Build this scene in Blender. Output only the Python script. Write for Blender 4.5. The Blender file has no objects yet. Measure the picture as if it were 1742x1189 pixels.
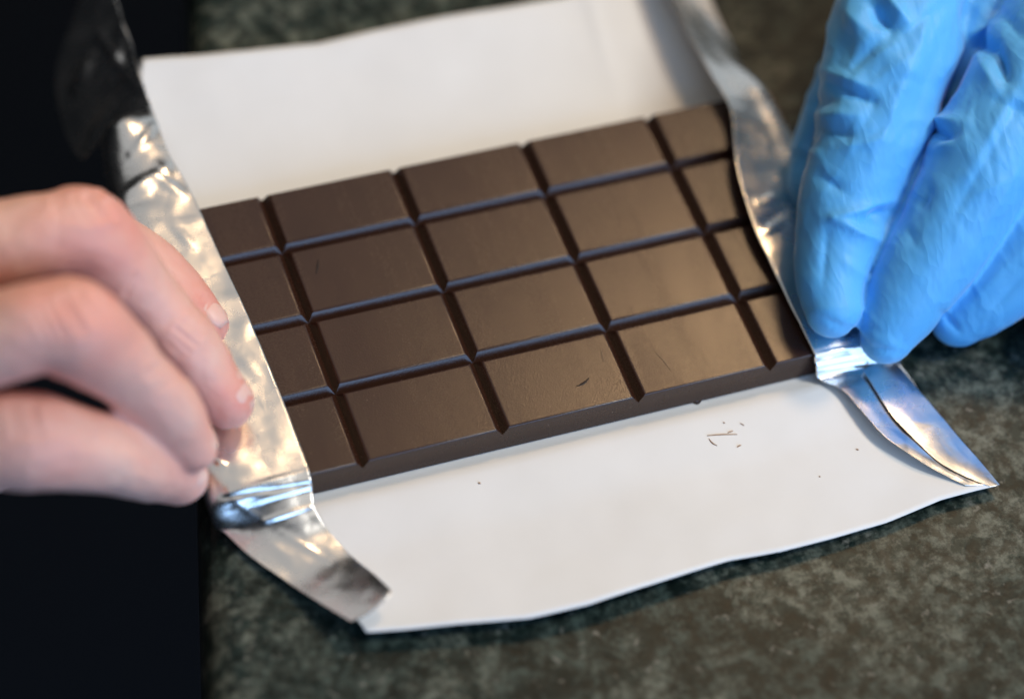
import bpy, bmesh, math
from mathutils import Vector, Matrix, noise
S = 0.001                                   # all lengths below are millimetres

scene = bpy.context.scene
col = scene.collection

# ------------------------------------------------------------------ camera
CAM = Vector((-155.04, -315.29, 449.08))
RX = Vector((0.93878855, -0.33166788, 0.09312615))     # camera right
RY = Vector((-0.21550596, -0.77631530, -0.59236115))   # camera down
RZ = Vector((0.26876242, 0.53603263, -0.80027232))     # camera forward
FPX, PW, PH = 4500.0, 1742.0, 1189.0
cd = bpy.data.cameras.new('camera')
cam = bpy.data.objects.new('camera', cd)
col.objects.link(cam)
cam.matrix_world = Matrix(((RX.x, -RY.x, -RZ.x, CAM.x * S), (RX.y, -RY.y, -RZ.y, CAM.y * S),
                           (RX.z, -RY.z, -RZ.z, CAM.z * S), (0, 0, 0, 1)))
cd.sensor_width = 36
cd.lens = FPX / PW * 36
cd.clip_start, cd.clip_end = 0.01, 50
cd.dof.use_dof = True
cd.dof.focus_distance = 0.546
cd.dof.aperture_fstop = 4.2
cd.dof.aperture_blades = 0
scene.camera = cam

# ------------------------------------------------------------------ world, lamps, exposure
w = bpy.data.worlds.new('World')
scene.world = w
w.use_nodes = True
w.node_tree.nodes['Background'].inputs[0].default_value = (0.75, 0.85, 1.0, 1)
w.node_tree.nodes['Background'].inputs[1].default_value = 0.008

def area(name, loc, target, size, watts, colour, size_y=None):
    ld = bpy.data.lights.new(name, 'AREA')
    ld.energy, ld.color = watts, colour
    ld.size = size * S
    if size_y:
        ld.shape = 'RECTANGLE'
        ld.size_y = size_y * S
    o = bpy.data.objects.new(name, ld)
    o.location = Vector(loc) * S
    o.rotation_euler = (Vector(target) - Vector(loc)).to_track_quat('-Z', 'Y').to_euler()
    col.objects.link(o)
    return o

area('ceiling_lamp', (720, -300, 1060), (0, 0, 0), 240, 7.6, (1.0, 0.96, 0.88))
area('warm_wall_lamp', (490, 490, 980), (20, 0, 0), 200, 3.2, (1.0, 0.64, 0.33))
area('ceiling_bounce', (250, 650, 1500), (250, 450, 0), 2500, 7.2, (0.98, 0.98, 0.98))
area('wall_bounce', (1250, 950, 420), (60, 30, 0), 1500, 1.7, (0.86, 0.94, 1.0), 800)
area('window', (430, -1500, 640), (0, 0, 0), 1500, 20.0, (0.36, 0.60, 1.0), 1150)
scene.view_settings.view_transform = 'Standard'
scene.view_settings.look = 'None'
scene.view_settings.exposure = 0.25
scene.view_settings.gamma = 1.0
scene.render.engine = 'CYCLES'

# ------------------------------------------------------------------ helpers
def at(px, py, z):
    """the point at height z (mm) that the calibrated camera sees at a photograph pixel"""
    d = RX * ((px - PW / 2) / FPX) + RY * ((py - PH / 2) / FPX) + RZ
    return CAM + d * ((z - CAM.z) / d.z)

def to_px(v):
    r = v - CAM
    k = r.dot(RZ)
    return PW / 2 + FPX * r.dot(RX) / k, PH / 2 + FPX * r.dot(RY) / k

def tag(o, label, cat, group=None):
    o['label'], o['category'] = label, cat
    if group:
        o['group'] = group
    return o

def empty(name, loc=(0, 0, 0)):
    o = bpy.data.objects.new(name, None)
    o.location = Vector(loc) * S
    o.empty_display_size = 0.01
    col.objects.link(o)
    return o

def add(name, me, mat=None, parent=None, smooth=True):
    if mat is not None and not me.materials:
        me.materials.append(mat)
    if smooth:
        me.polygons.foreach_set('use_smooth', [True] * len(me.polygons))
    o = bpy.data.objects.new(name, me)
    col.objects.link(o)
    if parent is not None:
        o.parent = parent
        o.matrix_parent_inverse = Matrix.Translation(-parent.location)
    return o

def mesh(name, vs, fs):
    me = bpy.data.meshes.new(name)
    me.from_pydata([tuple(v * S) for v in vs], [], fs)
    me.update()
    return me

def bake(me, *mods):
    """run modifiers over a mesh and return the resulting mesh"""
    o = bpy.data.objects.new('tmp', me)
    col.objects.link(o)
    for kind, props in mods:
        m = o.modifiers.new(kind, kind)
        for k, v in props.items():
            setattr(m, k, v)
    dg = bpy.context.evaluated_depsgraph_get()
    dg.update()
    out = bpy.data.meshes.new_from_object(o.evaluated_get(dg))
    bpy.data.objects.remove(o)
    return out

def lerp_list(pts, t):
    """Catmull-Rom through a list of Vectors (any size), t in 0..1"""
    n = len(pts) - 1
    f = min(max(t, 0), 1) * n
    i = min(int(f), n - 1)
    u = f - i
    p0, p1, p2, p3 = pts[max(i - 1, 0)], pts[i], pts[i + 1], pts[min(i + 2, n)]
    return 0.5 * ((2 * p1) + (p2 - p0) * u + (2 * p0 - 5 * p1 + 4 * p2 - p3) * u * u + (3 * p1 - p0 - 3 * p2 + p3) * u ** 3)

def lin_list(pts, t):
    n = len(pts) - 1
    f = min(max(t, 0), 1) * n
    i = min(int(f), n - 1)
    return pts[i].lerp(pts[i + 1], f - i)

def interp(x, tab):
    if x <= tab[0][0]:
        return tab[0][1]
    for (a, b), (c, d) in zip(tab, tab[1:]):
        if x <= c:
            return b + (d - b) * (x - a) / (c - a)
    return tab[-1][1]

def sstep(a, b, x):
    t = min(max((x - a) / (b - a), 0), 1)
    return t * t * (3 - 2 * t)

def fbm(v, o=4):
    return noise.fractal(v, 1.0, 2.0, o, noise_basis='PERLIN_ORIGINAL')

def seg_dist(x, y, s):
    ax, ay, bx, by = s
    dx, dy = bx - ax, by - ay
    t = min(max(((x - ax) * dx + (y - ay) * dy) / (dx * dx + dy * dy + 1e-9), 0), 1)
    ex, ey = x - ax - t * dx, y - ay - t * dy
    side = 1 if dx * ey - dy * ex > 0 else -1
    return math.hypot(ex, ey), t, side

# ------------------------------------------------------------------ materials
def new_mat(name):
    m = bpy.data.materials.new(name)
    m.use_nodes = True
    nt = m.node_tree
    return m, nt, nt.nodes, nt.links, nt.nodes['Principled BSDF']

def nnode(nt, kind, **kw):
    n = nt.nodes.new(kind)
    for k, v in kw.items():
        if k in n.inputs:
            n.inputs[k].default_value = v
        else:
            setattr(n, k, v)
    return n

def ramp(nt, src, stops):
    r = nt.nodes.new('ShaderNodeValToRGB')
    e = r.color_ramp.elements
    while len(e) < len(stops):
        e.new(0.5)
    for el, (p, c) in zip(e, stops):
        el.position = p
        el.color = (c, c, c, 1) if isinstance(c, (int, float)) else (*c, 1)
    nt.links.new(src, r.inputs[0])
    return r.outputs[0]

def bump(nt, bs, src, strength, dist):
    b = nnode(nt, 'ShaderNodeBump', Strength=strength, Distance=dist)
    nt.links.new(src, b.inputs['Height'])
    nt.links.new(b.outputs[0], bs.inputs['Normal'])
    return b

def obj_noise(nt, scale, detail=4.0, rough=0.55, sc=(1, 1, 1), rot=(0, 0, 0)):
    tc = nt.nodes.new('ShaderNodeTexCoord')
    mp = nt.nodes.new('ShaderNodeMapping')
    mp.inputs['Scale'].default_value = sc
    mp.inputs['Rotation'].default_value = rot
    n = nnode(nt, 'ShaderNodeTexNoise', Scale=scale, Detail=detail, Roughness=rough)
    nt.links.new(tc.outputs['Object'], mp.inputs[0])
    nt.links.new(mp.outputs[0], n.inputs['Vector'])
    return n.outputs['Fac']

def mix_rgb(nt, fac, a, b, blend='MIX'):
    m = nt.nodes.new('ShaderNodeMix')
    m.data_type = 'RGBA'
    m.blend_type = blend
    for sock, v in ((m.inputs[0], fac), (m.inputs[6], a), (m.inputs[7], b)):
        if isinstance(v, (int, float)):
            sock.default_value = v
        elif isinstance(v, tuple):
            sock.default_value = (*v, 1)
        else:
            nt.links.new(v, sock)
    return m.outputs[2]

# granite
M_GRAN, nt, N, L, bs = new_mat('granite')
big = ramp(nt, obj_noise(nt, 30, 5, 0.62), [(0.45, 0.0), (0.56, 1.0)])
mid = ramp(nt, obj_noise(nt, 165, 6, 0.70), [(0.43, 0.0), (0.58, 1.0)])
fine = ramp(nt, obj_noise(nt, 320, 5, 0.7), [(0.42, 0.0), (0.58, 1.0)])
c1 = mix_rgb(nt, mid, (0.007, 0.0150, 0.0130), (0.052, 0.074, 0.062))
c2 = mix_rgb(nt, mid, (0.019, 0.033, 0.028), (0.138, 0.152, 0.120))
c3 = mix_rgb(nt, big, c1, c2)
c4 = mix_rgb(nt, fine, mix_rgb(nt, 0.7, c3, (0.002, 0.005, 0.004)), c3)
fleck = ramp(nt, obj_noise(nt, 300, 3, 0.6), [(0.62, 0.0), (0.74, 1.0)])
L.new(mix_rgb(nt, fleck, c4, (0.17, 0.172, 0.145)), bs.inputs['Base Color'])
bs.inputs['Roughness'].default_value = 0.34
bs.inputs['Specular IOR Level'].default_value = 0.14
bump(nt, bs, fine, 0.08, 0.0003)

# floor out of the light: its shade is put into a near-black base colour
M_FLOOR, nt, N, L, bs = new_mat('shaded_floor')
L.new(mix_rgb(nt, obj_noise(nt, 3), (0.002, 0.003, 0.005), (0.005, 0.006, 0.010)), bs.inputs['Base Color'])
bs.inputs['Roughness'].default_value = 0.9

# chocolate
M_CHOC, nt, N, L, bs = new_mat('dark_chocolate')
n1 = obj_noise(nt, 60, 4, 0.6)
n2 = obj_noise(nt, 2600, 3, 0.7)
smear = obj_noise(nt, 90, 4, 0.65, (1, 0.16, 1), (0, 0, 0.5))
dust = ramp(nt, obj_noise(nt, 1700, 2, 0.5), [(0.73, 0.0), (0.77, 1.0)])
L.new(mix_rgb(nt, dust, mix_rgb(nt, n1, (0.029, 0.0112, 0.0064), (0.045, 0.0180, 0.0100)), (0.14, 0.10, 0.07)), bs.inputs['Base Color'])
rr = mix_rgb(nt, 0.5, ramp(nt, smear, [(0.32, 0.14), (0.68, 0.38)]), ramp(nt, n2, [(0.3, 0.18), (0.7, 0.34)]))
L.new(rr, bs.inputs['Roughness'])
bs.inputs['Specular IOR Level'].default_value = 0.52
hb = mix_rgb(nt, 0.25, n2, smear)
bump(nt, bs, hb, 0.13, 0.0004)

M_CRUMB, nt, N, L, bs = new_mat('chocolate_crumb')
L.new(mix_rgb(nt, obj_noise(nt, 900), (0.34, 0.17, 0.08), (0.44, 0.25, 0.13)), bs.inputs['Base Color'])
bs.inputs['Roughness'].default_value = 0.6
M_SCUFF, nt, N, L, bs = new_mat('chocolate_scuff')
L.new(mix_rgb(nt, obj_noise(nt, 900), (0.014, 0.008, 0.006), (0.022, 0.013, 0.009)), bs.inputs['Base Color'])
bs.inputs['Roughness'].default_value = 0.7
M_SCUFFL, nt, N, L, bs = new_mat('pale_scuff')
L.new(mix_rgb(nt, obj_noise(nt, 900), (0.11, 0.08, 0.055), (0.16, 0.12, 0.085)), bs.inputs['Base Color'])
bs.inputs['Roughness'].default_value = 0.6

# paper
M_PAPER, nt, N, L, bs = new_mat('white_paper')
L.new(mix_rgb(nt, ramp(nt, obj_noise(nt, 45, 5), [(0.3, 0.0), (0.7, 1.0)]), (0.765, 0.765, 0.745), (0.805, 0.807, 0.79)), bs.inputs['Base Color'])
bs.inputs['Roughness'].default_value = 0.55
bs.inputs['Specular IOR Level'].default_value = 0.35
bump(nt, bs, obj_noise(nt, 120, 5), 0.08, 0.0010)

# foil
def foil_mat(name, rmin, rmax):
    m, nt, N, L, bs = new_mat(name)
    bs.inputs['Metallic'].default_value = 1.0
    L.new(mix_rgb(nt, obj_noise(nt, 70), (0.80, 0.79, 0.77), (0.88, 0.875, 0.86)), bs.inputs['Base Color'])
    L.new(ramp(nt, obj_noise(nt, 160, 4), [(0.3, rmin), (0.7, rmax)]), bs.inputs['Roughness'])
    tc = nt.nodes.new('ShaderNodeTexCoord')
    wob = nnode(nt, 'ShaderNodeTexNoise', Scale=90.0, Detail=2.0)
    add_ = nt.nodes.new('ShaderNodeVectorMath')
    sc_ = nnode(nt, 'ShaderNodeVectorMath', operation='SCALE')
    sc_.inputs['Scale'].default_value = 0.006
    vo = nnode(nt, 'ShaderNodeTexVoronoi', feature='DISTANCE_TO_EDGE')
    vo.inputs['Scale'].default_value = 115.0
    L.new(tc.outputs['Object'], wob.inputs['Vector'])
    L.new(wob.outputs['Color'], sc_.inputs[0])
    L.new(tc.outputs['Object'], add_.inputs[0])
    L.new(sc_.outputs[0], add_.inputs[1])
    L.new(add_.outputs[0], vo.inputs['Vector'])
    hgt = mix_rgb(nt, 0.5, ramp(nt, vo.outputs['Distance'], [(0.0, 0.0), (0.45, 1.0)]), obj_noise(nt, 150, 4, 0.5))
    bump(nt, bs, hgt, 0.10, 0.0012)
    return m
M_FOIL = foil_mat('foil', 0.20, 0.32)

# glove
M_GLOVE, nt, N, L, bs = new_mat('blue_nitrile')
L.new(mix_rgb(nt, obj_noise(nt, 40, 3), (0.095, 0.450, 0.890), (0.120, 0.490, 0.920)), bs.inputs['Base Color'])
L.new(ramp(nt, obj_noise(nt, 150, 3), [(0.3, 0.48), (0.7, 0.60)]), bs.inputs['Roughness'])
bs.inputs['Subsurface Weight'].default_value = 0.15
bs.inputs['Sheen Weight'].default_value = 0.25
bs.inputs['Sheen Roughness'].default_value = 0.4
bs.inputs['Subsurface Radius'].default_value = (0.2, 0.6, 1.0)
bs.inputs['Subsurface Scale'].default_value = 0.002
bump(nt, bs, ramp(nt, obj_noise(nt, 110, 3, 0.5, (1.0, 0.35, 0.6), (0, 0, 0.5)), [(0.40, 0.0), (0.50, 1.0), (0.60, 0.0)]), 0.16, 0.0012)

# skin: colour comes from a per-vertex "blood" attribute (pinker knuckles and fingertips)
M_SKIN, nt, N, L, bs = new_mat('skin')
atn = nt.nodes.new('ShaderNodeAttribute')
atn.attribute_name = 'blood'
base = mix_rgb(nt, atn.outputs['Fac'], (0.84, 0.52, 0.41), (0.76, 0.23, 0.17))
mott = ramp(nt, obj_noise(nt, 170, 6, 0.7), [(0.38, 0.0), (0.68, 0.75)])
L.new(mix_rgb(nt, mott, base, (0.80, 0.40, 0.31)), bs.inputs['Base Color'])
bs.inputs['Roughness'].default_value = 0.48
bs.inputs['Subsurface Weight'].default_value = 0.16
bs.inputs['Subsurface Radius'].default_value = (1.0, 0.35, 0.2)
bs.inputs['Subsurface Scale'].default_value = 0.0016
bump(nt, bs, obj_noise(nt, 900, 5, 0.7), 0.35, 0.0005)
M_NAIL, nt, N, L, bs = new_mat('fingernail')
L.new(mix_rgb(nt, obj_noise(nt, 300), (0.80, 0.47, 0.38), (0.86, 0.55, 0.46)), bs.inputs['Base Color'])
bs.inputs['Roughness'].default_value = 0.42
bs.inputs['Subsurface Weight'].default_value = 0.2
bs.inputs['Subsurface Scale'].default_value = 0.001

# ------------------------------------------------------------------ setting: counter and the floor beyond its edge, coloured near-black for shade
E0, E1 = Vector((-89.1, -76.8, 0)), Vector((-45.9, 91.7, 0))
ed = (E1 - E0).normalized()
en = Vector((ed.y, -ed.x, 0))                       # into the counter
bm = bmesh.new()
a, b = E0 - ed * 260, E0 + ed * 900
vs = [a, a + en * 900, b + en * 900, b]
low = [bm.verts.new((v - Vector((0, 0, 30))) * S) for v in vs]
top = [bm.verts.new(v * S) for v in vs]
bm.faces.new(top)
bm.faces.new(low[::-1])
for i in range(4):
    bm.faces.new((low[i], low[(i + 1) % 4], top[(i + 1) % 4], top[i]))
bmesh.ops.recalc_face_normals(bm, faces=bm.faces)
edge = [e for e in bm.edges if all(v in (top[0], top[3]) for v in e.verts)]
bmesh.ops.bevel(bm, geom=edge, offset=8 * S, segments=8, profile=0.5, affect='EDGES')
me = bpy.data.meshes.new('countertop')
bm.to_mesh(me)
bm.free()
o = add('countertop', me, M_GRAN, smooth=False)
o['kind'] = 'structure'
o = add('floor', mesh('floor', [Vector((-3000, -3000, -880)), Vector((3000, -3000, -880)), Vector((3000, 3000, -880)), Vector((-3000, 3000, -880))], [(0, 1, 2, 3)]), M_FLOOR, smooth=False)
o['kind'] = 'structure'

# ------------------------------------------------------------------ chocolate bar: 5 x 4 squares
Z0, ZG, ZT = 0.75, 5.0, 7.0
CW, CH, YR = 30.0, 19.0, 34.3
bar = empty('chocolate_bar', (0, 0, Z0))
tag(bar, 'dark chocolate bar scored into four rows of squares on the opened white wrapper', 'chocolate bar')
squares = {}
def square(ix, iy):
    x0, x1 = -75 + ix * CW, -75 + (ix + 1) * CW
    y0, y1 = (-38 + iy * CH if iy else -37.6), (-38 + (iy + 1) * CH if iy < 3 else YR)
    GI, DR = 1.35, 0.75
    bm = bmesh.new()
    rings = []
    for z in (Z0, ZG, ZT):
        k = (z - Z0) / (ZT - Z0)
        g = 0 if z < ZT else GI
        o_ = -DR * (1 - k)                            # the outside walls draft outward towards the base
        xa = x0 + (o_ if ix == 0 else g)
        xb = x1 - (o_ if ix == 4 else g)
        ya = y0 + (o_ if iy == 0 else g)
        yb = y1 - (o_ if iy == 3 else g)
        rings.append([bm.verts.new((x * S, y * S, z * S)) for x, y in ((xa, ya), (xb, ya), (xb, yb), (xa, yb))])
    bm.faces.new(rings[0][::-1])
    for r0, r1 in zip(rings, rings[1:]):
        for i in range(4):
            bm.faces.new((r0[i], r0[(i + 1) % 4], r1[(i + 1) % 4], r1[i]))
    bm.faces.new(rings[2])
    te = [e for e in bm.edges if all(v in rings[2] for v in e.verts)]
    ue = []
    for i in range(4):                                # soften the outer corners of the whole bar
        v0, v1, v2 = rings[0][i], rings[1][i], rings[2][i]
        if (ix, iy, i) in ((0, 0, 0), (4, 0, 1), (4, 3, 2), (0, 3, 3)):
            ue += [e for e in bm.edges if set(e.verts) in ({v0, v1}, {v1, v2})]
    bmesh.ops.bevel(bm, geom=te + ue, offset=0.42 * S, segments=3, profile=0.5, affect='EDGES')
    me = bpy.data.meshes.new('square')
    bm.to_mesh(me)
    bm.free()
    me.materials.append(M_CHOC)
    o = add('square', me, M_CHOC, bar, smooth=True)
    return o
for iy in range(4):
    for ix in range(5):
        squares[ix, iy] = square(ix, iy)
        squares[ix, iy].data.set_sharp_from_angle(angle=math.radians(32))
        m = squares[ix, iy].modifiers.new('normals', 'WEIGHTED_NORMAL')
        m.keep_sharp, m.weight = True, 100

def sliver(name, p, q, wmm, hmm, mat, parent=None, bend=0.0, n=8):
    """a thin curled shaving from p to q (mm)"""
    d = (q - p)
    side = Vector((-d.y, d.x, 0)).normalized()
    vs, fs = [], []
    for i in range(n + 1):
        t = i / n
        c = p.lerp(q, t) + side * bend * math.sin(math.pi * t)
        r = wmm * (0.25 + 0.75 * math.sin(math.pi * min(max(t, 0.04), 0.96)))
        vs += [c - side * r, c + Vector((0, 0, hmm)), c + side * r]
    for i in range(n):
        k = i * 3
        fs += [(k, k + 3, k + 4, k + 1), (k + 1, k + 4, k + 5, k + 2), (k, k + 2, k + 5, k + 3)]
    fs += [(0, 1, 2), (n * 3, n * 3 + 2, n * 3 + 1)]
    return add(name, mesh(name, vs, fs), mat, parent)

sliver('scuff', at(541, 442, ZT), at(537, 466, ZT), 0.22, 0.05, M_SCUFF, squares[1, 2], 0.15)
sliver('scuff', at(981, 657, ZT), at(1002, 643, ZT), 0.30, 0.05, M_SCUFF, squares[3, 0], -0.3)
sliver('scuff', at(1113, 598, ZT), at(1141, 631, ZT), 0.10, 0.03, M_SCUFFL, squares[3, 0], 0.2)
sliver('scuff', at(1020, 592, ZT), at(1026, 615, ZT), 0.07, 0.03, M_SCUFFL, squares[2, 0], 0.1)

# ------------------------------------------------------------------ wrapper
wrap = empty('candy_wrapper', (0, 0, 0.3))
tag(wrap, 'opened white paper wrapper with silver foil edges under the chocolate bar', 'wrapper')

FRONT = [at(*q, z) for *q, z in ((620, 1071, 4.5), (690, 1069, 4.2), (780, 1062, 4.0), (900, 1053, 4.0), (1000, 1030, 4.2), (1080, 1004, 4.0), (1160, 980, 3.6),
                                 (1240, 955, 3.4), (1330, 938, 3.4), (1420, 914, 3.2), (1510, 888, 2.8), (1600, 852, 2.4), (1697, 828, 2.2))]
REAR = [at(*q, z) for *q, z in ((243, 102, 4), (330, 96, 4), (430, 86, 4), (540, 70, 4.5), (640, 45, 5), (760, 22, 5), (870, 5, 5), (960, -10, 5), (1060, -30, 4), (1160, -48, 3))]

def paper_z(x, y):
    z = 0.35
    if y < -39:
        k = min((-39 - y) / 37, 1.1)
        z += k ** 1.6 * (3.7 - 1.5 * sstep(-20, 75, x)) + 0.95 * min(k / 0.085, 1) * (1 - sstep(0.085, 0.5, k))
        z += k * 0.5 * fbm(Vector((x * 0.035, y * 0.03, 2.0)), 3)
    elif y > 39:
        k = min((y - 39) / 42, 1.1)
        z += k ** 1.5 * 4.0 + k * 0.6 * fbm(Vector((x * 0.03, y * 0.03, 7.0)), 3)
        z += 0.5 * k * math.exp(-((x - 42 - 0.12 * (y - 39)) / 1.6) ** 2)
    return z

NX, NY = 130, 120
vs, fs = [], []
for j in range(NY + 1):
    v = j / NY
    for i in range(NX + 1):
        u = i / NX
        f, r = lerp_list(FRONT, u), lerp_list(REAR, u)
        # the sheet bulges to its full width between the cut corners
        yl = f.y + (r.y - f.y) * v
        xl = interp(yl, [(-73, -55.5), (-41, -75.5), (30, -74.5), (60, -68), (83, -58.6)])
        xr = interp(yl, [(-77, 80.6), (-41, 74.6), (84, 74.6)])
        xs0, xs1 = f.x + (r.x - f.x) * v, None
        x = xl + (xr - xl) * u
        yf = interp(x, [(p.x, p.y) for p in FRONT])
        yr = interp(x, [(p.x, p.y) for p in REAR])
        if x < FRONT[0].x:
            yf = interp(x, [(-75.5, -41), (-55.5, -73)])
        y = yf + (yr - yf) * v
        z = paper_z(x, y)
        vs.append(Vector((x, y, z)))
for j in range(NY):
    for i in range(NX):
        k = j * (NX + 1) + i
        fs.append((k, k + 1, k + NX + 2, k + NX + 1))
me = mesh('paper_sheet', vs, fs)
me.materials.append(M_PAPER)
me.materials.append(M_FOIL)
o = add('paper_sheet', me, None, wrap)
m = o.modifiers.new('thick', 'SOLIDIFY')
m.thickness, m.offset, m.material_offset, m.material_offset_rim = 0.13 * S, -1, 1, 0

def foil_strip(name, stations, nu, nv, crumple, ridges=(), seed=0.0, label=None, smoothlong=True):
    """stations: list of cross-sections (lists of Vector, all the same length); lofted, then crumpled along the normal"""
    k = len(stations[0])
    rows = []
    for j in range(nv + 1):
        t = j / nv
        cs = [(lerp_list if smoothlong else lin_list)([st[q] for st in stations], t) for q in range(k)]
        rows.append([lerp_list(cs, i / nu) for i in range(nu + 1)])
    vs, fs = [], []
    for j in range(nv + 1):
        for i in range(nu + 1):
            p = rows[j][i]
            du = rows[j][min(i + 1, nu)] - rows[j][max(i - 1, 0)]
            dv = rows[min(j + 1, nv)][i] - rows[max(j - 1, 0)][i]
            n = du.cross(dv).normalized()
            if n.z < 0:
                n = -n
            q = Vector((p.x, p.y, p.z))
            h = crumple * (0.8 * fbm(q * 0.06 + Vector((seed, 0, 0)), 3) + 0.9 * (0.5 - abs(noise.noise(q * 0.11 + Vector((0, seed, 3)))) * 1.6)
                           + 0.10 * (0.5 - abs(noise.noise(q * 0.3 + Vector((4, seed, 1)))) * 1.6))
            x, y = to_px(p)
            for (*s, wd, hh) in ridges:
                d, tt, sd = seg_dist(x, y, s)
                if d < wd * 3:
                    h += hh * math.exp(-(d / wd) ** 2) * (0.4 + 0.6 * math.sin(math.pi * min(max(tt, 0.08), 0.92)))
            vs.append(p + n * h)
    for j in range(nv):
        for i in range(nu):
            a = j * (nu + 1) + i
            fs.append((a, a + 1, a + nu + 2, a + nu + 1))
    o = add(name, mesh(name, vs, fs), M_FOIL, wrap)
    m = o.modifiers.new('thick', 'SOLIDIFY')
    m.thickness, m.offset = 0.06 * S, 0
    if label:
        o['label'] = label
    return o

V = Vector
def sec(y, *xz, dy=0.0):
    n = len(xz) - 1
    return [V((x, y + dy * i / n, z)) for i, (x, z) in enumerate(xz)]

def pts(*q):
    return [at(*p) for p in q]

# left strip, folded over the end of the bar: rear tip first
left = [
    sec(106, (-68, 0), (-67, 1.6), (-66, 3.2), (-64.5, 5), (-63, 6.8), (-61.2, 8.5)),
    sec(94, (-76.5, -8.5), (-74.0, -5.6), (-71.0, -2.4), (-68.0, 0.8), (-64.8, 4.4), (-61.2, 8.2)),
    sec(80, (-78.5, -11), (-75.6, -7.6), (-72.4, -3.8), (-68.8, 0.0), (-65.0, 4.0), (-61.1, 8.0)),
    sec(67, (-77.5, -8.4), (-74.6, -5.4), (-71.6, -2.0), (-68.6, 1.4), (-65.2, 4.8), (-61.6, 8.0)),
    sec(60, (-74.5, 2.5), (-73.5, 5.5), (-72, 8.5), (-69, 10.2), (-65.5, 9.6), (-61.7, 8.2)),
    sec(50, (-75.5, 1.5), (-75.4, 5), (-73.5, 7.8), (-70, 9.2), (-66, 9.4), (-61.6, 8.2)),
    sec(38, (-76.0, 1), (-76.4, 5), (-75, 8.2), (-71, 9.4), (-66, 9.2), (-59.9, 8.3)),
    sec(20, (-76.2, 1), (-77.2, 5), (-76, 8.6), (-71, 9.3), (-65, 8.9), (-58.6, 8.4)),
    sec(0, (-76.2, 1), (-77.4, 5), (-76, 8.6), (-71, 9.0), (-65, 8.7), (-57.2, 8.4)),
    sec(-18, (-76.2, 1), (-77.4, 5), (-76, 8.4), (-71, 8.9), (-65, 8.5), (-56.5, 8.3)),
    sec(-32, (-76.4, 0.9), (-77.2, 4.5), (-76, 7.8), (-71, 8.4), (-65, 8.2), (-56.2, 7.9)),
    sec(-38.5, (-76.6, 0.8), (-77, 3.5), (-76.2, 6.0), (-71, 7.3), (-65, 7.6), (-56.2, 7.5)),
    sec(-40.8, (-76.4, 0.8), (-76.2, 2.0), (-75.0, 3.6), (-70, 5.2), (-64, 5.8), (-56.5, 5.8)),
    pts((383, 907, 1.2), (405, 903, 1.9), (437, 897, 2.9), (470, 888, 3.8), (503, 878, 4.2), (537, 868, 4.2)),
    pts((425, 945, 1.6), (445, 939, 1.9), (470, 931, 2.2), (505, 922, 2.3), (535, 914, 2.4), (562, 908, 2.4)),
    pts((485, 987, 2.0), (503, 979, 2.1), (524, 970, 2.3), (553, 957, 2.4), (578, 950, 2.6), (600, 946, 2.7)),
    pts((548, 1028, 3.8), (564, 1018, 4.2), (584, 1008, 4.7), (606, 994, 5.1), (624, 984, 5.4), (637, 977, 5.4)),
    pts((598, 1058, 5.6), (612, 1052, 6.2), (628, 1044, 6.8), (645, 1030, 7.4), (658, 1018, 7.8), (667, 1006, 7.8)),
]
foil_strip('foil_flap', left, 56, 300, 0.26,
           ridges=((390, 838, 524, 800, 5, 0.35), (386, 846, 527, 822, 5, -0.30), (400, 862, 527, 828, 4, 0.30), (450, 886, 528, 862, 4, 0.4), (386, 838, 446, 886, 6, 0.22),
                   (374, 898, 446, 886, 5, -0.12), (250, 165, 190, 215, 9, 0.5), (285, 285, 195, 345, 11, 0.55), (270, 280, 290, 300, 7, 0.3), (205, 345, 260, 335, 11, -0.35),
                   (478, 905, 560, 955, 6, 0.16), (540, 1000, 575, 965, 9, 0.12), (362, 775, 380, 790, 6, 0.5), (132, 152, 156, 98, 12, 1.5), (170, 60, 235, 150, 9, 0.7), (150, 200, 215, 120, 9, -0.8), (215, 20, 200, 110, 8, 0.6), (150, 250, 190, 180, 9, 0.7), (232, 60, 238, 140, 6, 0.5), (262, 215, 225, 262, 8, 0.5), (310, 330, 265, 300, 8, 0.5), (300, 390, 330, 420, 8, 0.3), (345, 640, 380, 690, 10, 0.3), (440, 640, 400, 600, 10, 0.2)),
           seed=1.7, label='crumpled silver foil edge held by the bare fingers')

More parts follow.
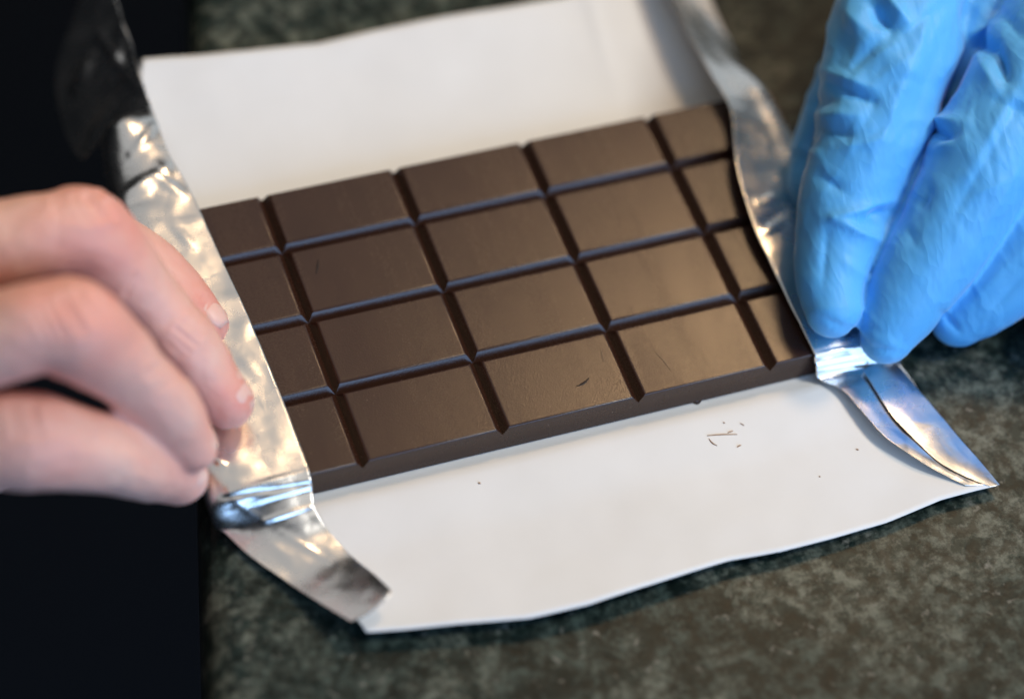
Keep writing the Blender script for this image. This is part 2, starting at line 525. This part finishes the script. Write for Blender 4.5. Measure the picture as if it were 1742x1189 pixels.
right = [
    sec(92, (74.5, 0.9), (72.0, 2.2), (69.4, 4.0), (66.8, 6.2), (64.3, 8.6), (61.9, 11)),
    sec(66, (75.0, 0.8), (72.3, 2.2), (69.5, 4.0), (66.8, 6.2), (64.3, 8.6), (61.7, 11)),
    sec(50, (75.0, 0.8), (72.4, 3.4), (69.6, 5.6), (66.8, 7.4), (64.2, 9.2), (61.5, 11)),
    sec(37, (75.4, 0.8), (75.2, 4.8), (72.6, 7.9), (68.6, 8.9), (65.0, 10.0), (61.6, 11.3)),
    sec(27, (75.8, 0.8), (75.8, 4.8), (73.2, 8.0), (68.8, 9.0), (65.2, 10.1), (61.6, 11.4)),
    sec(12, (76.2, 0.8), (76.4, 5), (73.8, 8.1), (67.6, 9.0), (62.0, 10.2), (56.6, 11.6)),
    sec(-4, (76.4, 0.8), (76.6, 5), (74.2, 8.1), (67.6, 8.7), (60.8, 9.6), (54.1, 10.8)),
    sec(-14, (76.4, 0.8), (76.6, 5), (74.8, 8.0), (70, 8.6), (64, 9.2), (54.0, 9.8)),
    sec(-26, (76.4, 0.8), (76.6, 5), (74.8, 7.9), (70, 8.2), (64, 8.4), (54.2, 8.8)),
    sec(-36.5, (76.2, 0.8), (76.2, 4.5), (74.5, 7.5), (70, 7.8), (64, 7.9), (54.5, 7.9)),
    sec(-39.2, (75.8, 0.8), (75.8, 2.8), (74.5, 4.8), (70, 5.4), (64, 5.6), (54.8, 5.8)),
    sec(-41.0, (75.2, 0.9), (74.0, 1.6), (72, 2.0), (68, 2.3), (63, 2.5), (55.4, 2.4)),
    pts((1512, 640, 2.0), (1500, 646, 2.2), (1486, 651, 2.5), (1470, 656, 2.8), (1452, 660, 3.1), (1433, 664, 3.2)),
    pts((1544, 680, 2.1), (1528, 684, 2.3), (1512, 688, 2.6), (1496, 691, 3.0), (1480, 694, 3.5), (1463, 696, 3.8)),
    pts((1580, 722, 2.2), (1566, 726, 2.4), (1550, 731, 2.7), (1535, 735, 3.2), (1520, 738, 3.8), (1503, 741, 4.2)),
    pts((1616, 757, 2.3), (1604, 761, 2.5), (1592, 765, 2.8), (1578, 769, 3.3), (1565, 772, 3.8), (1549, 774, 4.1)),
    pts((1650, 789, 2.4), (1640, 792, 2.6), (1628, 795, 2.8), (1615, 797, 3.1), (1602, 799, 3.4), (1588, 799, 3.5)),
    pts((1690, 823, 2.6), (1683, 824, 2.7), (1674, 825, 2.8), (1664, 826, 2.9), (1654, 826, 3.0), (1642, 826, 3.0)),
]
foil_strip('foil_flap', right, 56, 280, 0.16,
           ridges=((1385, 605, 1465, 588, 4, 0.35), (1385, 618, 1470, 602, 4, -0.3), (1388, 632, 1470, 618, 4, 0.4), (1290, 345, 1330, 335, 7, 0.6), (1300, 375, 1335, 360, 6, -0.5), (1300, 395, 1325, 385, 5, 0.4)),
           seed=5.3, label='silver foil edge under the blue gloved fingers')
fold = [
    pts((1500, 604, 2.0), (1490, 612, 2.6), (1480, 621, 3.0), (1468, 630, 3.2)),
    pts((1526, 620, 1.9), (1513, 634, 2.7), (1500, 646, 3.1), (1485, 657, 3.3)),
    pts((1570, 671, 1.9), (1552, 684, 2.8), (1535, 696, 3.3), (1517, 707, 3.5)),
    pts((1612, 720, 2.0), (1594, 730, 2.9), (1576, 740, 3.4), (1557, 749, 3.6)),
    pts((1650, 764, 2.2), (1633, 772, 2.9), (1616, 780, 3.4), (1598, 787, 3.6)),
    pts((1680, 799, 2.5), (1668, 803, 3.0), (1656, 807, 3.3), (1643, 811, 3.4)),
    pts((1701, 825, 2.6), (1696, 826, 2.8), (1690, 827, 2.9), (1684, 827, 3.0)),
]
foil_strip('foil_fold', fold, 24, 120, 0.14, seed=8.1, label='narrow foil fold running to the pointed wrapper corner')

# ------------------------------------------------------------------ crumbs on the front flap
def on_paper(px, py):
    z = 2.0
    for _ in range(4):
        p = at(px, py, z)
        z = paper_z(p.x, p.y) + 0.06
    return at(px, py, z)
G = 'chocolate crumbs scattered on the paper flap'
for (q0, q1, wd, bend, lab) in (
    ((1203, 741), (1254, 739), 0.16, 0.15, 'longest straight chocolate sliver on the white front flap'),
    ((1206, 746), (1220, 758), 0.17, -0.25, 'short curved chocolate sliver below the longest sliver on white paper'),
    ((1238, 736), (1247, 733), 0.14, 0.05, 'short chocolate sliver just above the end of the longest sliver'),
    ((1259, 720), (1266, 724), 0.14, 0.05, 'tiny pale sliver between the longest sliver and the bar'),
    ((1254, 761), (1261, 757), 0.16, 0.1, 'tiny chocolate sliver below the right end of the longest sliver'),
    ((1230, 718), (1233, 720), 0.18, 0.0, 'speck of chocolate between the longest sliver and the bar'),
    ((1456, 764), (1461, 765), 0.22, 0.0, 'speck of chocolate near the folded foil corner'),
    ((1393, 810), (1396, 811), 0.16, 0.0, 'single faint speck of chocolate towards the front paper edge'),
    ((813, 821), (818, 822), 0.24, 0.0, 'lone chocolate speck on the paper in front of the second square'),
):
    c = sliver('chocolate_crumb', on_paper(*q0), on_paper(*q1), wd, 0.18, M_CRUMB, None, bend)
    tag(c, lab, 'crumb', G)
c = sliver('chocolate_crumb', on_paper(1178, 684), on_paper(1192, 682), 0.9, 0.9, M_CHOC, None, 0.1)
tag(c, 'small dark chocolate lump against the front side of the bar', 'crumb', G)

# ------------------------------------------------------------------ hands
def tube(path, seg=28, step=1.0, flat=1.0, up=None):
    """closed tube with round ends; path of (Vector, radius) through a spline"""
    P4 = [V((p.x, p.y, p.z, r)) for p, r in path]
    ln = sum((a[0] - b[0]).length for a, b in zip(path, path[1:]))
    n = max(int(ln / step), 8)
    C = [lerp_list(P4, i / n) for i in range(n + 1)]
    pos = [V(c[:3]) for c in C]
    rad = [c[3] for c in C]
    rings = []
    tan0 = (pos[1] - pos[0]).normalized()
    for a in (80, 60, 40, 20):
        rings.append((pos[0] - tan0 * rad[0] * math.sin(math.radians(a)), rad[0] * math.cos(math.radians(a)), tan0))
    for i, (p, r) in enumerate(zip(pos, rad)):
        t = (pos[min(i + 1, n)] - pos[max(i - 1, 0)]).normalized()
        rings.append((p, r, t))
    tan1 = (pos[-1] - pos[-2]).normalized()
    for a in (15, 30, 45, 60, 75, 85):
        rings.append((pos[-1] + tan1 * rad[-1] * math.sin(math.radians(a)), rad[-1] * math.cos(math.radians(a)), tan1))
    vs, fs = [], []
    ref = up or V((0, 0, 1))
    for (p, r, t) in rings:
        x = ref.cross(t).normalized()
        y = t.cross(x).normalized()
        for k in range(seg):
            a = 2 * math.pi * k / seg
            vs.append(p + x * (r * math.cos(a)) + y * (r * flat * math.sin(a)))
    for j in range(len(rings) - 1):
        for k in range(seg):
            fs.append((j * seg + k, j * seg + (k + 1) % seg, (j + 1) * seg + (k + 1) % seg, (j + 1) * seg + k))
    fs.append(tuple(range(seg))[::-1])
    e = (len(rings) - 1) * seg
    fs.append(tuple(e + k for k in range(seg)))
    return vs, fs

def fuse(name, tubes, voxel, smooth):
    vs, fs = [], []
    for v, f in tubes:
        k = len(vs)
        vs += v
        fs += [tuple(i + k for i in q) for q in f]
    me = mesh(name, vs, fs)
    return bake(me, ('REMESH', dict(mode='VOXEL', voxel_size=voxel * S)), ('SMOOTH', dict(factor=0.5, iterations=smooth)))

def fp(*rows):
    return [(at(px, py, z), r) for px, py, z, r in rows]

def sculpt(me, fn):
    """move every vertex along its normal by fn(position mm, normal, px, py)"""
    me.update()
    nv = [v.normal.copy() for v in me.vertices]
    for v, n in zip(me.vertices, nv):
        p = v.co / S
        x, y = to_px(p)
        h = fn(p, n, x, y)
        v.co = (p + n * h) * S
    me.update()

# ---- bare hand: thumb, index, middle, ring in view; little finger curled behind
f_thumb = fp((-120, 470, 24, 10), (60, 420, 26, 9.5), (180, 430, 23, 8.6), (262, 474, 19, 7.4), (315, 522, 16, 6.4), (346, 553, 14.2, 5.2))
f_index = fp((-230, 460, 40, 10), (-110, 435, 46, 9.4), (10, 416, 49, 8.6), (90, 399, 50, 8.3), (146, 398, 48, 9.1), (200, 450, 41, 7.8), (255, 514, 33, 6.7), (308, 580, 26, 6.9), (350, 634, 20, 6.2), (386, 682, 15.5, 5.5))
f_mid = fp((-240, 600, 44, 10.5), (-110, 592, 49, 9.6), (0, 574, 53, 8.8), (70, 556, 55, 8.6), (125, 562, 53, 9.6), (190, 606, 45, 7.9), (245, 657, 37, 6.9), (290, 708, 29, 6.8), (322, 758, 22, 5.4))
f_ring = fp((-230, 760, 34, 10.5), (-110, 754, 36, 9.6), (-10, 749, 36, 9.0), (60, 750, 36, 9.4), (130, 763, 32, 8.2), (200, 778, 26, 7.5), (262, 796, 18, 7.1), (304, 811, 12.5, 5.7))
f_little = fp((-230, 860, 26, 9.5), (-130, 830, 22, 8.4), (-60, 790, 16, 7.6), (20, 770, 8, 7.0), (80, 765, 2, 6.2))
palm = [
    fp((-230, 470, 38, 11), (-420, 560, 26, 15), (-640, 650, 16, 18)),
    fp((-240, 600, 41, 12), (-430, 640, 27, 16), (-640, 680, 14, 19)),
    fp((-230, 750, 34, 12), (-430, 730, 22, 16), (-640, 710, 10, 18)),
    fp((-230, 850, 24, 10), (-430, 790, 14, 14), (-640, 740, 6, 16)),
    fp((-120, 470, 24, 11), (-320, 540, 14, 14), (-560, 640, 6, 15)),
    fp((-600, 665, 12, 24), (-900, 740, 0, 25), (-1300, 830, -6, 30)),
]
hand_me = fuse('bare_hand', [tube(f) for f in (f_thumb, f_index, f_mid, f_ring, f_little)] + [tube(p, step=2) for p in palm], 0.62, 5)
joints = [(f_index[4][0], 11, .8), (f_mid[4][0], 12, .8), (f_ring[3][0], 11, .55), (f_index[7][0], 8, .45), (f_index[-1][0], 9, .75), (f_mid[-1][0], 9, .6), (f_ring[-1][0], 9, .5), (f_thumb[-1][0], 8, 1.0), (f_thumb[3][0], 8, .5)]
SK = [  # creases of the skin: x0 y0 x1 y1 width depth
    (150, 336, 176, 372, 6, -0.22), (128, 334, 150, 380, 5, -0.18), (182, 346, 196, 372, 5, -0.18), (105, 340, 120, 372, 6, -0.12),
    (108, 508, 140, 565, 6, -0.24), (92, 515, 116, 570, 5, -0.18), (130, 500, 165, 545, 6, -0.2),
    (55, 690, 68, 745, 6, -0.2), (38, 690, 48, 745, 6, -0.16), (80, 700, 88, 740, 6, -0.14),
    (300, 560, 332, 585, 5, -0.25), (310, 548, 340, 575, 4, -0.2), (292, 572, 322, 598, 4, -0.16), (345, 505, 330, 538, 4, -0.2), (352, 514, 338, 545, 4, -0.18),
    (230, 470, 214, 500, 5, -0.12), (168, 330, 190, 372, 4, -0.2), (140, 332, 162, 376, 4, -0.2), (90, 340, 104, 372, 5, -0.14), (118, 335, 136, 378, 4, -0.16),
    (75, 520, 100, 572, 5, -0.18), (150, 498, 180, 536, 5, -0.16), (62, 530, 84, 575, 5, -0.12), (20, 690, 30, 745, 6, -0.14), (96, 700, 104, 738, 5, -0.12),
    (318, 542, 346, 566, 3, -0.18), (285, 584, 312, 608, 4, -0.14), (258, 652, 292, 628, 4, -0.14), (268, 664, 300, 640, 4, -0.12), (250, 750, 264, 806, 4, -0.1), (338, 498, 324, 530, 4, -0.16),
    (248, 640, 280, 618, 5, -0.15), (225, 745, 240, 800, 5, -0.12), (238, 748, 252, 805, 5, -0.1),
]
def hand_fn(p, n, x, y):
    h = 0.40 * fbm(p * 0.10, 3) + 0.10 * fbm(p * 0.45, 3)
    if n.dot(RZ) < 0.2:
        for (*s, wd, hh) in SK:
            d, t, _ = seg_dist(x, y, s)
            if d < wd * 3:
                h += (1.3 if x > 280 else 2.2) * hh * (math.exp(-(d / wd) ** 2) - 0.4 * math.exp(-((d - 2 * wd) / wd) ** 2))
    return h
sculpt(hand_me, hand_fn)
at_ = hand_me.attributes.new('blood', 'FLOAT', 'POINT')
vals = []
for v in hand_me.vertices:
    p = v.co / S
    b_ = 0.20
    for c, r, k in joints:
        b_ = max(b_, k * math.exp(-((p - c).length / r) ** 2 * 0.6))
    vals.append(min(max(b_ + 0.22 * fbm(p * 0.09, 4), 0), 1))
at_.data.foreach_set('value', vals)
hand_me.materials.append(M_SKIN)
hand = empty('bare_hand', tuple(at(-600, 665, 12)))
tag(hand, 'bare hand with bent fingers pinching the crumpled silver foil', 'hand')
add('skin', hand_me, M_SKIN, hand)

def nail(path, dorsal, length, width, lift=0.14):
    """a curved nail plate over the last joint of a finger"""
    c, r = path[-1]
    ax = (path[-1][0] - path[-2][0]).normalized()
    d = (dorsal - ax * dorsal.dot(ax)).normalized()
    s = ax.cross(d)
    vs, fs = [], []
    nu, nv_ = 12, 12
    for j in range(nv_ + 1):
        t = j / nv_
        l = -length * 0.72 + length * t
        for i in range(nu + 1):
            u = i / nu * 2 - 1
            ww = width * (1 - 0.10 * t) * (1 - max(0, (0.18 - t) / 0.18) ** 2 * 0.5 - max(0, (t - 0.8) / 0.2) ** 2 * 0.35)
            a = u * ww
            rr = r + lift - 0.14 * (max(l, 0) ** 1.7) - 0.55 * u ** 4 - 0.5 * (1 - t) ** 6
            vs.append(c + ax * l + d * (rr * math.cos(a)) + s * (rr * math.sin(a)))
    for j in range(nv_):
        for i in range(nu):
            k = j * (nu + 1) + i
            fs.append((k, k + 1, k + nu + 2, k + nu + 1))
    o = add('fingernail', mesh('fingernail', vs, fs), M_NAIL, hand)
    m = o.modifiers.new('thick', 'SOLIDIFY')
    m.thickness, m.offset = 0.4 * S, -1
    return o
nail(f_thumb, RX * 0.9 - RY * 0.10 - RZ * 0.30, 12, 0.95)
nail(f_index, RX * 0.9 - RY * 0.2 - RZ * 0.4, 12.5, 0.95)
nail(f_mid, RX * 1.0 - RY * 0.3 - RZ * 0.05, 10, 0.8)
nail(f_ring, RX * 0.75 - RY * 0.3 - RZ * 0.45, 10, 0.8)

# ---- gloved hand
g_index = fp((1640, -260, 50, 15), (1560, -90, 46, 14.2), (1522, 60, 41, 13.8), (1490, 190, 34, 12.6), (1450, 320, 25, 11.0), (1425, 410, 19.5, 9.2), (1413, 475, 16.6, 7.6), (1417, 528, 14.8, 6.0))
g_mid = fp((1950, -170, 52, 15), (1840, 0, 48, 14), (1755, 145, 42, 13.2), (1680, 275, 34, 12.2), (1612, 392, 25, 10.8), (1560, 475, 18.5, 9.4), (1527, 535, 13.8, 7.8), (1508, 572, 11, 6.0))
g_ring = fp((2120, -20, 42, 14.5), (1990, 140, 38, 13.5), (1890, 270, 32, 12.6), (1800, 375, 25, 11.4), (1730, 450, 18, 10.2), (1670, 508, 12, 8.4), (1632, 541, 8.6, 6.4))
g_little = fp((2250, 150, 32, 13), (2130, 290, 28, 12), (2020, 400, 22, 10.5), (1930, 480, 15, 9.5), (1860, 530, 11, 8.2), (1820, 560, 8.6, 6.6))
g_thumb = fp((1640, -120, 32, 14), (1540, 40, 26, 12), (1470, 150, 20, 10.5), (1420, 240, 15, 9), (1395, 310, 11.5, 7.2))
g_palm = [
    fp((1640, -260, 48, 15), (1900, -480, 44, 20), (2150, -650, 44, 23)),
    fp((1950, -170, 50, 15), (2080, -420, 46, 20), (2240, -620, 46, 24)),
    fp((2120, -20, 42, 15), (2200, -330, 42, 20), (2300, -590, 44, 23)),
    fp((2250, 150, 32, 13), (2300, -250, 38, 18), (2360, -560, 42, 21)),
    fp((1640, -120, 34, 14), (1850, -380, 36, 18), (2150, -620, 40, 20)),
    fp((1590, -70, 40, 15), (1700, -60, 42, 15), (1840, -20, 44, 14)),
    fp((1840, 0, 44, 13), (1930, 90, 39, 13), (1990, 140, 35, 13)),
    fp((1660, -60, 40, 13), (1652, 50, 35, 12), (1622, 160, 27, 10)),
    fp((1780, -180, 46, 17), (2000, -100, 44, 17), (2180, 60, 34, 15)),
    fp((2200, -620, 44, 27), (2400, -850, 46, 28), (2700, -1150, 48, 32)),
]
glove_me = fuse('glove', [tube(f) for f in (g_index, g_mid, g_ring, g_little, g_thumb)] + [tube(p, step=2) for p in g_palm], 0.6, 6)
GL = [  # folds of the glove: x0 y0 x1 y1 width height
    (1478, 6, 1516, 48, 12, -1.8), (1505, -10, 1545, 40, 10, 1.2), (1440, 20, 1475, 55, 14, 0.9),
    (1412, 142, 1484, 174, 9, -1.3), (1405, 122, 1480, 150, 10, 0.9), (1400, 196, 1460, 196, 9, 0.6), (1388, 220, 1450, 232, 9, -0.8),
    (1664, 83, 1690, 76, 8, -1.6), (1690, 78, 1711, 135, 8, -1.8), (1668, 100, 1694, 150, 12, 0.9), (1640, 60, 1700, 40, 10, 0.8),
    (1590, 224, 1622, 238, 7, -1.1), (1588, 212, 1640, 208, 8, 0.8), (1592, 255, 1640, 240, 8, 0.6),
    (1418, 370, 1520, 344, 8, 0.9), (1420, 374, 1494, 408, 7, 1.0), (1475, 375, 1515, 362, 15, -1.8), (1405, 400, 1400, 480, 8, -0.5),
    (1362, 280, 1395, 210, 8, -1.0), (1352, 250, 1385, 260, 7, 0.7), (1380, 180, 1420, 170, 8, -0.8), (1395, 300, 1440, 330, 8, -0.6),
    (1452, 562, 1480, 592, 5, -0.45), (1480, 592, 1532, 600, 5, -0.45), (1532, 600, 1538, 575, 5, -0.3), (1460, 520, 1500, 560, 7, 0.3),
    (1604, 534, 1632, 566, 7, -0.8), (1560, 360, 1580, 330, 8, -0.6), (1540, 390, 1560, 420, 9, -0.4), (1650, 340, 1720, 300, 10, 0.35), (1690, 170, 1742, 190, 12, -0.5),
    (1600, 130, 1640, 60, 9, 0.8), (1560, 250, 1600, 190, 9, 0.6), (1440, 250, 1500, 240, 10, 0.4), (1500, 130, 1560, 90, 13, 0.5), (1540, 60, 1600, 10, 12, -0.7),
    (1402, 40, 1392, 190, 14, 0.5), (1440, 60, 1420, 130, 12, -0.5), (1580, 20, 1520, 190, 13, 0.55), (1600, 60, 1550, 220, 10, -0.45), (1540, 110, 1480, 300, 14, 0.35), (1742, 120, 1650, 300, 13, 0.5),
    (1725, 190, 1620, 370, 10, -0.35), (1742, 260, 1660, 420, 14, 0.35), (1505, 60, 1445, 120, 9, -0.7), (1620, 170, 1575, 270, 8, 0.6), (1700, 20, 1742, 70, 12, -0.8), (1660, 0, 1640, 60, 10, -0.8), (1742, 420, 1650, 520, 11, 0.35),
    (1742, 470, 1680, 535, 8, -0.35), (1400, 330, 1395, 440, 9, 0.3),
    (1395, 540, 1440, 560, 6, -0.4), (1430, 440, 1470, 470, 8, 0.35),
]
def glove_fn(p, n, x, y):
    k = 0.25 + 0.75 * sstep(520, 150, y)
    q = Vector((p.x * 0.055, p.y * 0.04, p.z * 0.055))
    h = k * (0.5 * fbm(q, 2) + 1.1 * (0.3 - abs(noise.noise(q * 1.1 + Vector((3, 1, 2)))) * 1.3) + 0.22 * (0.3 - abs(noise.noise(q * 2.6 + Vector((7, 2, 5)))) * 1.3))
    u, v = (p.x * 0.8 + p.y * 0.6), (p.y * 0.8 - p.x * 0.6)
    fo = Vector((u * 0.045, v * 0.10 + 0.8 * noise.noise(q * 1.7), p.z * 0.05))
    h += k * 0.22 * max(0.0, 1 - abs(noise.noise(fo + Vector((11, 5, 2)))) * 4.0) ** 1.5
    h -= k * 0.18 * max(0.0, 1 - abs(noise.noise(fo * 1.3 + Vector((2, 9, 6)))) * 4.0) ** 1.5
    if n.dot(RZ) < 0.25:
        for (*s, wd, hh) in GL:
            d, t, sd = seg_dist(x, y, s)
            wd *= 1.25
            if d < wd * 3:
                h += 1.5 * hh * math.exp(-(d / wd) ** 1.35) * (0.35 + 0.65 * math.sin(math.pi * min(max(t, 0.05), 0.95)))
    return h
sculpt(glove_me, glove_fn)
glove_me = bake(glove_me, ('SMOOTH', dict(factor=0.4, iterations=1)))
glove_me.materials.clear()
gh = empty('gloved_hand', tuple(at(2200, -620, 58)))
tag(gh, 'hand in a wrinkled blue disposable glove pressing the foil against the bar', 'hand')
add('glove', glove_me, M_GLOVE, gh)
